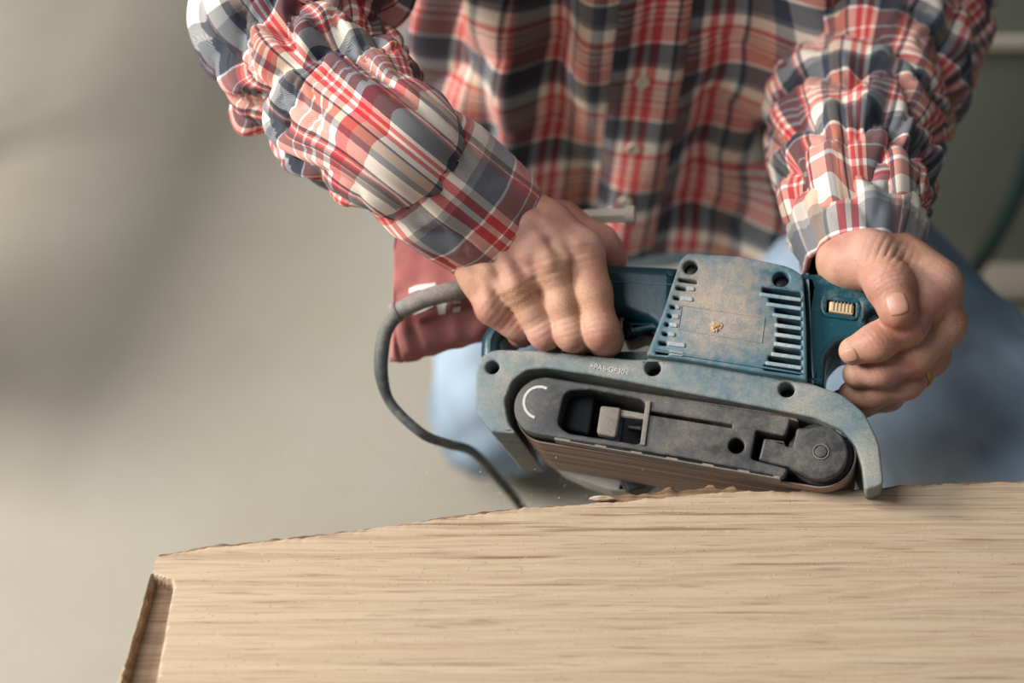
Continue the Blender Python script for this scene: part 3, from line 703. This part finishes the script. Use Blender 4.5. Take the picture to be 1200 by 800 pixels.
for i in range(4):
    f1 = B.blank(); r_ = lrad[i]; f1.chain([lm[i], lp[i], ld[i], lt_[i]], r_, .006); f1.cone(lp[i] + SN * .001, lp[i].lerp(ld[i], .12) + SN * .001, r_[1] * .98, r_[1] * .95, .004)
    FG2.union(f1, .0010)
B.d = smin(P2.d, FG2.d, .0045)
T2 = B.blank(); T2.chain([th[0], th[1], th[2], th[3]], [.0170, .0140, .0125, .0108], .008); T2.cone(th[2], th[2].lerp(th[3], .2), .0134, .0130, .005)
T2.cone(th[3] + dirn(th[2], th[3]) * .000, th[3] + dirn(th[2], th[3]) * .003, .0112, .0106, .004)
B.d = smin(B.d, T2.d, .0035)
for i in range(3):
    dm = dirn(lp[i], ld[i]); B.crease(lp[i] + SN * .008, dm, .008, .0008, 900); B.crease(ld[i] + SN * .008, dm, .006, .0007, 1000); B.crease(lm[i] + SN * .008, dirn(lm[i], lp[i]), .009, .0007, 800)
B.crease(th[2] + SN * .009, dirn(th[1], th[3]), .010, .0008, 1100); B.crease(th[1] + SN * .010 + dirn(th[0], lm[0]) * .012, dirn(th[0], lm[0]), .012, .0012, 700)
LV, LF = B.mesh()
# --- trunk, arms, legs and head, one coarse field
shR, shL = Vector((-.06, .98, 1.02)), Vector((.31, 1.0, 1.02))
elR, elL = W(330, 25, .955), W(1026, 62, 1.10)
hipR, hipL = Vector((.04, 1.04, .46)), Vector((.235, 1.07, .42))
knR = F(583, 495, .085); knL = W(1262, 640, 1.0)
ankR = Vector((knR.x - .02, knR.y + .40, .06)); ankL = Vector((knL.x + .03, knL.y + .02, .09))
lo, hi = bounds([shR, shL, elR, elL, knR, knL, ankR + Vector((0, .2, -.02)), (.12, .8, 1.42)], .12)
G = Field(lo, hi, .006)
G.chain([(.12, 1.02, .50), (.12, 1.01, .62), (.12, 1.0, .78), (.12, .99, .92)], [.085, .08, .088, .085], .04)
G.cone((.06, 1.0, .80), (.18, 1.0, .80), .085, .085, .04); G.cone((.06, 1.02, .52), (.18, 1.02, .52), .08, .08, .04)
G.cone(shR + Vector((.03, 0, -.02)), shL + Vector((-.03, 0, -.02)), .05, .05, .04)
G.chain([(.12, .99, 1.03), (.12, .95, 1.12)], [.052, .05], .03)
G.chain([(.12, .93, 1.22), (.12, .89, 1.17), (.12, .865, 1.12)], [.088, .075, .045], .03)
G.cone((.12, .845, 1.19), (.12, .825, 1.165), .010, .014, .012)
for sx in (-1, 1): G.cone((.12 + sx * .082, .93, 1.18), (.12 + sx * .088, .94, 1.20), .010, .013, .008)
G.chain([shR, W(450, -210, 1.0), W(378, -75, .955), elR, W(380, 95, .935), rw_u.lerp(rw_r, .5)], [.046, .038, .034, .030, .030, .024], .02); G.chain([shL, W(1035, -200, 1.17), W(1045, -60, 1.14), elL, lf, lw], [.046, .042, .038, .034, .025, .019], .02)
G.chain([hipR, knR + Vector((0, 0, .03)), ankR], [.075, .050, .034], .03); G.chain([hipL, knL, ankL], [.075, .052, .036], .03)
G.cone(ankR, ankR + Vector((0, .04, -.02)), .034, .03, .02); G.cone(ankL, ankL + Vector((.02, -.12, -.045)), .036, .028, .02)
GV, GF = G.mesh()
V = np.concatenate([RV, LV, GV]) - np.array(PO); Fc = np.concatenate([RF, LF + len(RV), GF + len(RV) + len(LV)])
me = bpy.data.meshes.new('body'); me.vertices.add(len(V)); me.vertices.foreach_set('co', V.astype(np.float32).ravel())
me.loops.add(len(Fc) * 4); me.loops.foreach_set('vertex_index', Fc.astype(np.int32).ravel()); me.polygons.add(len(Fc)); me.polygons.foreach_set('loop_start', np.arange(0, len(Fc) * 4, 4, dtype=np.int32)); me.polygons.foreach_set('loop_total', np.full(len(Fc), 4, dtype=np.int32))
me.update(calc_edges=True); me.validate(); body = link('body', me, M['skin'], person, True, None)
sm = body.modifiers.new('relax', 'SMOOTH'); sm.factor = .5; sm.iterations = 2

# nails
def nail(c, along, up, ln, wd):
    along = along.normalized(); up = (up - along * up.dot(along)).normalized(); side = along.cross(up); v = []; f = []; n = 14
    for j in range(n + 1):
        for i in range(n + 1):
            a, b = 2 * i / n - 1, 2 * j / n - 1; x = a * (1 - .12 * b * b - (.10 * max(0, -b))); y = b * (1 - .22 * a * a)
            p = c + side * (x * wd) + along * (y * ln); h = BV.find_nearest(p); e = max(abs(a), abs(b))
            v.append(h[0] + h[1] * (.0007 - (.0014 if e > .99 else 0) - (.0004 if e > .8 else 0)) - PO)
    for j in range(n):
        for i in range(n): k = j*(n+1)+i; f.append((k, k+1, k+n+2, k+n+1))
    return pydata('fingernail', v, f, M['nail'], body)
cam_dir = -FW
def skin_hit(px, py):
    r = ray(px, py).normalized(); h = BV.ray_cast(EYE, r); return h
BV = BVHTree.FromPolygons([tuple(p) for p in (V[:len(RV)+len(LV)] + np.array(PO))], [tuple(int(q) for q in f) for f in Fc[:len(RF)+len(LF)]])
h = skin_hit(1052, 357); nail(h[0] + h[1] * .0006, dirn(th[2], th[3]) - h[1] * .1, h[1], .0086, .0086)
h = skin_hit(995, 417); nail(h[0] + h[1] * .0006, dirn(ld[0], lt_[0]), h[1], .0060, .0058)
# wedding band on the ring finger
rc = lm[2].lerp(lp[2], .62); rd = dirn(lm[2], lp[2]); tube('finger_ring', [rc - rd * .002 - PO, rc - PO, rc + rd * .002 - PO], [.0126, .0129, .0126], M['gold'], person, 32, 2)

# --- cloth
def fold(ph, sharp=1.0): return abs(math.sin(ph)) ** .8
def sleeve(name, pts, radii, mat, parent, folds, amp, nth=150, n=26, uoff=0, voff=0, flat=1.0, vscale=1.0, thick=None, seed=0, skew=0):
    path = smoothpath(pts, n); rr = lerpl(radii, len(path)); aa = lerpl(amp, len(path)); fr = frames(path); v = []; uv = []; f = []; s = 0
    for i, (p, r, A_, (t, a, b)) in enumerate(zip(path, rr, aa, fr)):
        if i: s += (p - path[i-1]).length
        for k in range(nth + 1):
            th_ = 2 * math.pi * k / nth; w = Vector((math.cos(th_) * 1.3, math.sin(th_) * 1.3, s * 9 + seed))
            n1 = noise.noise(w * 1.1); n2 = noise.noise(w * 2.3 + Vector((5, 5, 5)))
            ph = s * folds[0] + folds[1] * math.cos(th_ - folds[2]) + 3.2 * n1
            ph2 = s * folds[0] * .53 + folds[1] * 1.4 * math.cos(th_ - folds[2] - 1.7) + 2.6 * n2 + 1
            d = A_ * (1.3 * fold(ph) - .8 + .7 * fold(ph2) - .45 + .7 * n2) + A_ * .10 * noise.noise(w * 5) - A_ * .55 * (1 - abs(math.sin(s * folds[0] * 1.15 + 2.4 * math.cos(th_ + .6) + 3.5 * n2))) ** 6
            q = p + a * ((r + d) * math.cos(th_)) + b * ((r * flat + d) * math.sin(th_)); v.append(q - PO)
            uv.append((th_ * radii[0] * .94 + uoff + .004 * n1 * A_ / .006, s * vscale + voff + .003 * n2 * A_ / .006 + skew * math.cos(th_)))
    m_ = nth + 1
    for i in range(len(path) - 1):
        for k in range(nth): f.append((i*m_ + k, i*m_ + k + 1, (i+1)*m_ + k + 1, (i+1)*m_ + k))
    o = pydata(name, v, f, mat, parent, uv)
    if thick: md = o.modifiers.new('thick', 'SOLIDIFY'); md.thickness = thick; md.offset = -1
    return o, path, fr
# torso of the shirt
TZ0, TZ1 = .500, 1.03
def torso(thv, z):
    k = (z - TZ0) / (TZ1 - TZ0); a = .198 - .02 * k - max(0, k - .8) * .25; b = .128 - max(0, k - .75) * .18; cx = .108 + .012 * k; cy = 1.0 - .02 * k
    sx = math.sin(thv); cx_ = math.cos(thv); x = a * math.copysign(abs(sx) ** .88, sx); y = -b * math.copysign(abs(cx_) ** .88, cx_)
    near = math.exp(-(thv / .10) ** 2)
    w = .8 * noise.noise((thv * 1.2, z * 4, 2))
    d = .0125 * math.sin(thv * 11 + 4 * w + z * 4) * (1.0 - near * .7) + .004 * math.sin(thv * 19 - z * 18 + 6 * w) + .006 * noise.noise((thv * 4, z * 9, 7))
    # blouse over the belly on the wearer's left, pulled by the raised arm
    g = math.exp(-((thv - .62) / .38) ** 2 - ((z - .725) / .06) ** 2); d += .036 * g
    g2 = math.exp(-((thv - .70) / .30) ** 2 - ((z - .635) / .035) ** 2); d -= .045 * g2
    ph = (z - .60) * 52 + (thv - .4) * 5 + 2 * w; d += .0075 * (fold(ph, 1.8) - .3) * max(0, min(1, (thv + .15) / .5)) * (1 if thv < 2 else 0)
    ph = (z - .60) * 30 - thv * 5 + 3 * w; d += .006 * (fold(ph, 2.0) - .3) * max(0, min(1, (-thv) / .5))
    d += .018 * max(0, 1 - k * 5) * math.exp(-((thv - .6) / .6) ** 2)
    nl = math.hypot(x / a, y / b) or 1; return Vector((cx + x * (1 + d / a), cy + y * (1 + d / b), z + .006 * math.sin(thv * 3 + 1) * (1 - k)))
shirt = bpy.data.objects.new('shirt', None); C.objects.link(shirt); shirt.parent = person
shirt['label'] = 'red, navy and cream plaid flannel shirt'
nth, nz = 420, 220; vv = []; uv = []; ff = []
for j in range(nz + 1):
    z = TZ0 + (TZ1 - TZ0) * j / nz
    for i in range(nth + 1):
        t = -math.pi + 2 * math.pi * i / nth; vv.append(torso(t, z) - PO)
        n1 = noise.noise((t * 1.5, z * 5, 11)); n2 = noise.noise((t * 3, z * 9, 12))
        uv.append((t * .165 + .006 * n1 + .0, z + .010 * n1 + .006 * n2 - .02 * math.exp(-((t - .7) / .4) ** 2) * math.sin((z - .6) * 20)))
for j in range(nz):
    for i in range(nth): a = j*(nth+1)+i; ff.append((a, a+1, a+nth+2, a+nth+1))
tor = pydata('shirt_body', vv, ff, M['plaid'], shirt, uv); md = tor.modifiers.new('t', 'SOLIDIFY'); md.thickness = .0016; md.offset = -1
# shoulder yoke closing the top
vv = []; ff = []; uv = []; base = [torso(-math.pi + 2 * math.pi * i / 60, TZ1) for i in range(60)]; cen = Vector((.12, .98, 1.06))
for lv, (k, up_) in enumerate(((0, 0), (.25, .016), (.5, .026), (.72, .032))):
    for p in base: q = p.lerp(cen, k); q.z = TZ1 + up_; vv.append(q - PO); uv.append((q.x, q.y))
for lv in range(3):
    for i in range(60): ff.append((lv*60+i, lv*60+(i+1) % 60, (lv+1)*60+(i+1) % 60, (lv+1)*60+i))
pydata('yoke', vv, ff, M['plaid'], shirt, uv)
# placket
vv = []; uv = []; ff = []; pw = .021; nz2 = 160
tcen = lambda z: -.02 - .20 * (TZ1 - z) * .35
for j in range(nz2 + 1):
    z = TZ0 + .002 + (TZ1 - .03 - TZ0) * j / nz2
    for i in range(11):
        s = i / 10 * 2 - 1; t = tcen(z) + s * pw / .195; p = torso(t, z); e = 1 - abs(s) ** 8; nrm = Vector((math.sin(t) * .6, -1, 0)).normalized()
        vv.append(p + nrm * (.0032 * e + .0006) - PO); uv.append((s * pw, z + .02))
for j in range(nz2):
    for i in range(10): a = j*11+i; ff.append((a, a+1, a+12, a+11))
plk = pydata('placket', vv, ff, M['plaid_placket'], shirt, uv)
for py in (-68, 14, 92, 170, 232):
    best = min((abs((EYE + 0*FW - EYE).x) + abs(400 - FPX * ((torso(tcen(z), z) - EYE).dot(UP)) / ((torso(tcen(z), z) - EYE).dot(FW)) - py), z) for z in np.linspace(TZ0, TZ1, 400))[1]
    p = torso(tcen(best), best); q = p + Vector((0, -.0046, 0)) - PO
    if py == 14: continue
    bm = bmesh.new(); prof = [(.0, .0006), (.0030, .0006), (.0040, .0014), (.0052, .0014), (.0058, .0004), (.0056, -.0004)]; n = 20; rings = []
    for r_, h_ in prof: rings.append([bm.verts.new((r_ * math.cos(2*math.pi*k/n), -h_, r_ * math.sin(2*math.pi*k/n))) for k in range(n)] if r_ else [bm.verts.new((0, -h_, 0))])
    for k in range(n): bm.faces.new((rings[0][0], rings[1][k], rings[1][(k+1) % n]))
    for a in range(1, len(prof) - 1):
        for k in range(n): bm.faces.new((rings[a][k], rings[a+1][k], rings[a+1][(k+1) % n], rings[a][(k+1) % n]))
    me = bpy.data.meshes.new('button'); bm.to_mesh(me); bm.free(); o = link('button', me, M['button'], shirt); o.location = q
# sleeves and cuffs
wR = rw_u.lerp(rw_r, .5); cuR = W(508, 212, .885)
c0 = W(480, 187, .889); c1 = S(580, 265, .016); axR = dirn(c0, c1)
ptsR = [shR + Vector((.0, 0, 0)), W(450, -210, 1.0), W(385, -75, .955), W(335, 25, .955), W(375, 92, .935), W(415, 136, .910), c0 - axR * .016, c0 + axR * .010]
sleeve('sleeve', ptsR, [.085, .076, .067, .057, .051, .048, .043, .038], M['plaid'], shirt, (60, 1.9, .6), [.004, .006, .009, .011, .011, .009, .004, .001], uoff=.055, voff=.05, seed=14, thick=.0014)
sleeve('cuff', [c0, c0.lerp(c1, .3), c0.lerp(c1, .65), c1], [.0400, .0425, .0425, .0405], M['plaid_cuff'], shirt, (20, .5, 1), [.0015, .0026, .0020, .0008], nth=120, n=12, seed=9, thick=.0035, flat=1.0, skew=.006)
c1 = W(1003, 246, dL + .030); c2 = W(1010, 318, dL - .004); aL = dirn(c1, c2)
ptsL = [shL, W(1035, -200, 1.17), W(1045, -60, 1.14), W(1022, 60, 1.10), W(1003, 150, 1.04), c1 - aL * .012, c1 + aL * .012]
sleeve('sleeve', ptsL, [.088, .088, .086, .078, .062, .0465, .039], M['plaid'], shirt, (58, 1.6, 2.4), [.004, .006, .008, .009, .0085, .0075, .005], uoff=.01, voff=.05, seed=21, thick=.0014)
sleeve('cuff', [c1, c1.lerp(c2, .35), c1.lerp(c2, .7), c2], [.044, .043, .040, .0365], M['plaid_cuff'], shirt, (60, .9, 1), [.004, .0042, .003, .0014], nth=120, n=12, seed=31, thick=.003)
# jeans
jeans = bpy.data.objects.new('jeans', None); C.objects.link(jeans); jeans.parent = person
sleeve('trouser_leg', [hipR, hipR.lerp(knR, .5) + Vector((0, -.01, 0)), knR + Vector((0, .0, .02)), knR + Vector((0, .09, .0)), ankR.lerp(knR, .4), ankR], [.088, .086, .078, .070, .066, .062], M['denim'], jeans, (26, 1.2, 0), [.003, .004, .005, .004, .003, .002], nth=70, n=10, seed=5)
sleeve('trouser_leg', [hipL, hipL.lerp(knL, .35), hipL.lerp(knL, .7), knL + Vector((0, -.0, .0)), knL.lerp(ankL, .2) + Vector((0, -.02, 0)), ankL.lerp(knL, .4), ankL], [.088, .088, .088, .080, .074, .068, .064], M['denim'], jeans, (22, 1.2, 2), [.003, .004, .004, .003, .003, .003, .003], nth=70, n=10, seed=8)
sleeve('seat', [(.12, 1.02, .66), (.12, 1.02, .58), (.12, 1.02, .50), (.12, 1.02, .43)], [.105, .115, .12, .10], M['denim'], jeans, (15, .5, 0), [.002, .002, .002, .002], nth=70, n=6, seed=2, flat=1.0)
# shoes and hair
for ank, d_ in ((ankR, Vector((0, .9, -.25))), (ankL, Vector((.1, -.9, -.12)))):
    q = ank + Vector((0, 0, -.02)); q2 = q + d_ * .12; q.z = max(q.z, .055); q2.z = .048
    tube('shoe', [q - d_ * .05 - PO, q - PO, q.lerp(q2, .6) - PO, q2 + d_ * .05 - PO], [.035, .045, .043, .030], M['black'], person, 18, 6)
bm = bmesh.new(); bmesh.ops.create_icosphere(bm, subdivisions=4, radius=.098)
bmesh.ops.delete(bm, geom=[v_ for v_ in bm.verts if v_.co.z < -.01 - .5 * v_.co.y * 1.0 and v_.co.y < .06], context='VERTS')
for v_ in bm.verts: v_.co *= 1 + .06 * noise.noise(v_.co * 60)
me = bpy.data.meshes.new('hair'); bm.to_mesh(me); bm.free(); o = link('hair', me, plain('brown hair', srgb(70, 50, 36), .7), person); o.location = Vector((.12, .935, 1.225)) - PO

# ================================================================== SMALL THINGS
hz = .0125
tag(tube('garden_hose', [Yp(1330, -60, 1.31), Yp(1250, 70, 1.30), Yp(1212, 165, 1.28), Yp(1192, 225, 1.26), Yp(1155, 296, 1.24), F(1112, 352, hz), F(1070, 366, hz), F(1030, 370, hz)], .0105, M['hose'], None, 16, 10), 'dark thick hose hanging in a curve before the grey wall at right', 'hose')
# sawdust on the slab and on the hand-side of the machine: nobody could count it
v = []; f = []
def grain(p, s):
    b = len(v); q = [Vector((random.uniform(-1, 1), random.uniform(-1, 1), random.uniform(-1, 1))).normalized() for _ in range(4)]
    for d_ in ((1, 0, 0), (-.5, .8, 0), (-.5, -.8, 0), (0, 0, 1)): v.append(p + Vector(d_) * s * random.uniform(.6, 1.3))
    f.extend([(b, b+1, b+3), (b+1, b+2, b+3), (b+2, b, b+3), (b, b+2, b+1)])
for _ in range(1700):
    px, py = random.uniform(170, 1230), random.uniform(575, 840); p = F(px, py, SZ + .0003)
    if p.y < float(np.interp(p.x, ex, ey)) - .004 and p.x > lc.x + ls * (p.y - lc.y) + .03: grain(p, random.uniform(.00014, .00042))
tag(pydata('sawdust', v, f, plain('sawdust', srgb(204, 178, 146), .9), None, smooth=False), 'fine pale sawdust scattered over the timber slab', 'sawdust', kind='stuff')

v = []; f = []
for _ in range(170): grain(W(random.gauss(640, 110), random.gauss(560, 50), random.uniform(.88, 1.15)), random.uniform(.0003, .0006))
tag(pydata('airborne_dust', v, f, plain('dust', srgb(236, 228, 214), .9), None, smooth=False), 'fine pale wood dust hanging in the air under the sander', 'dust', kind='stuff')
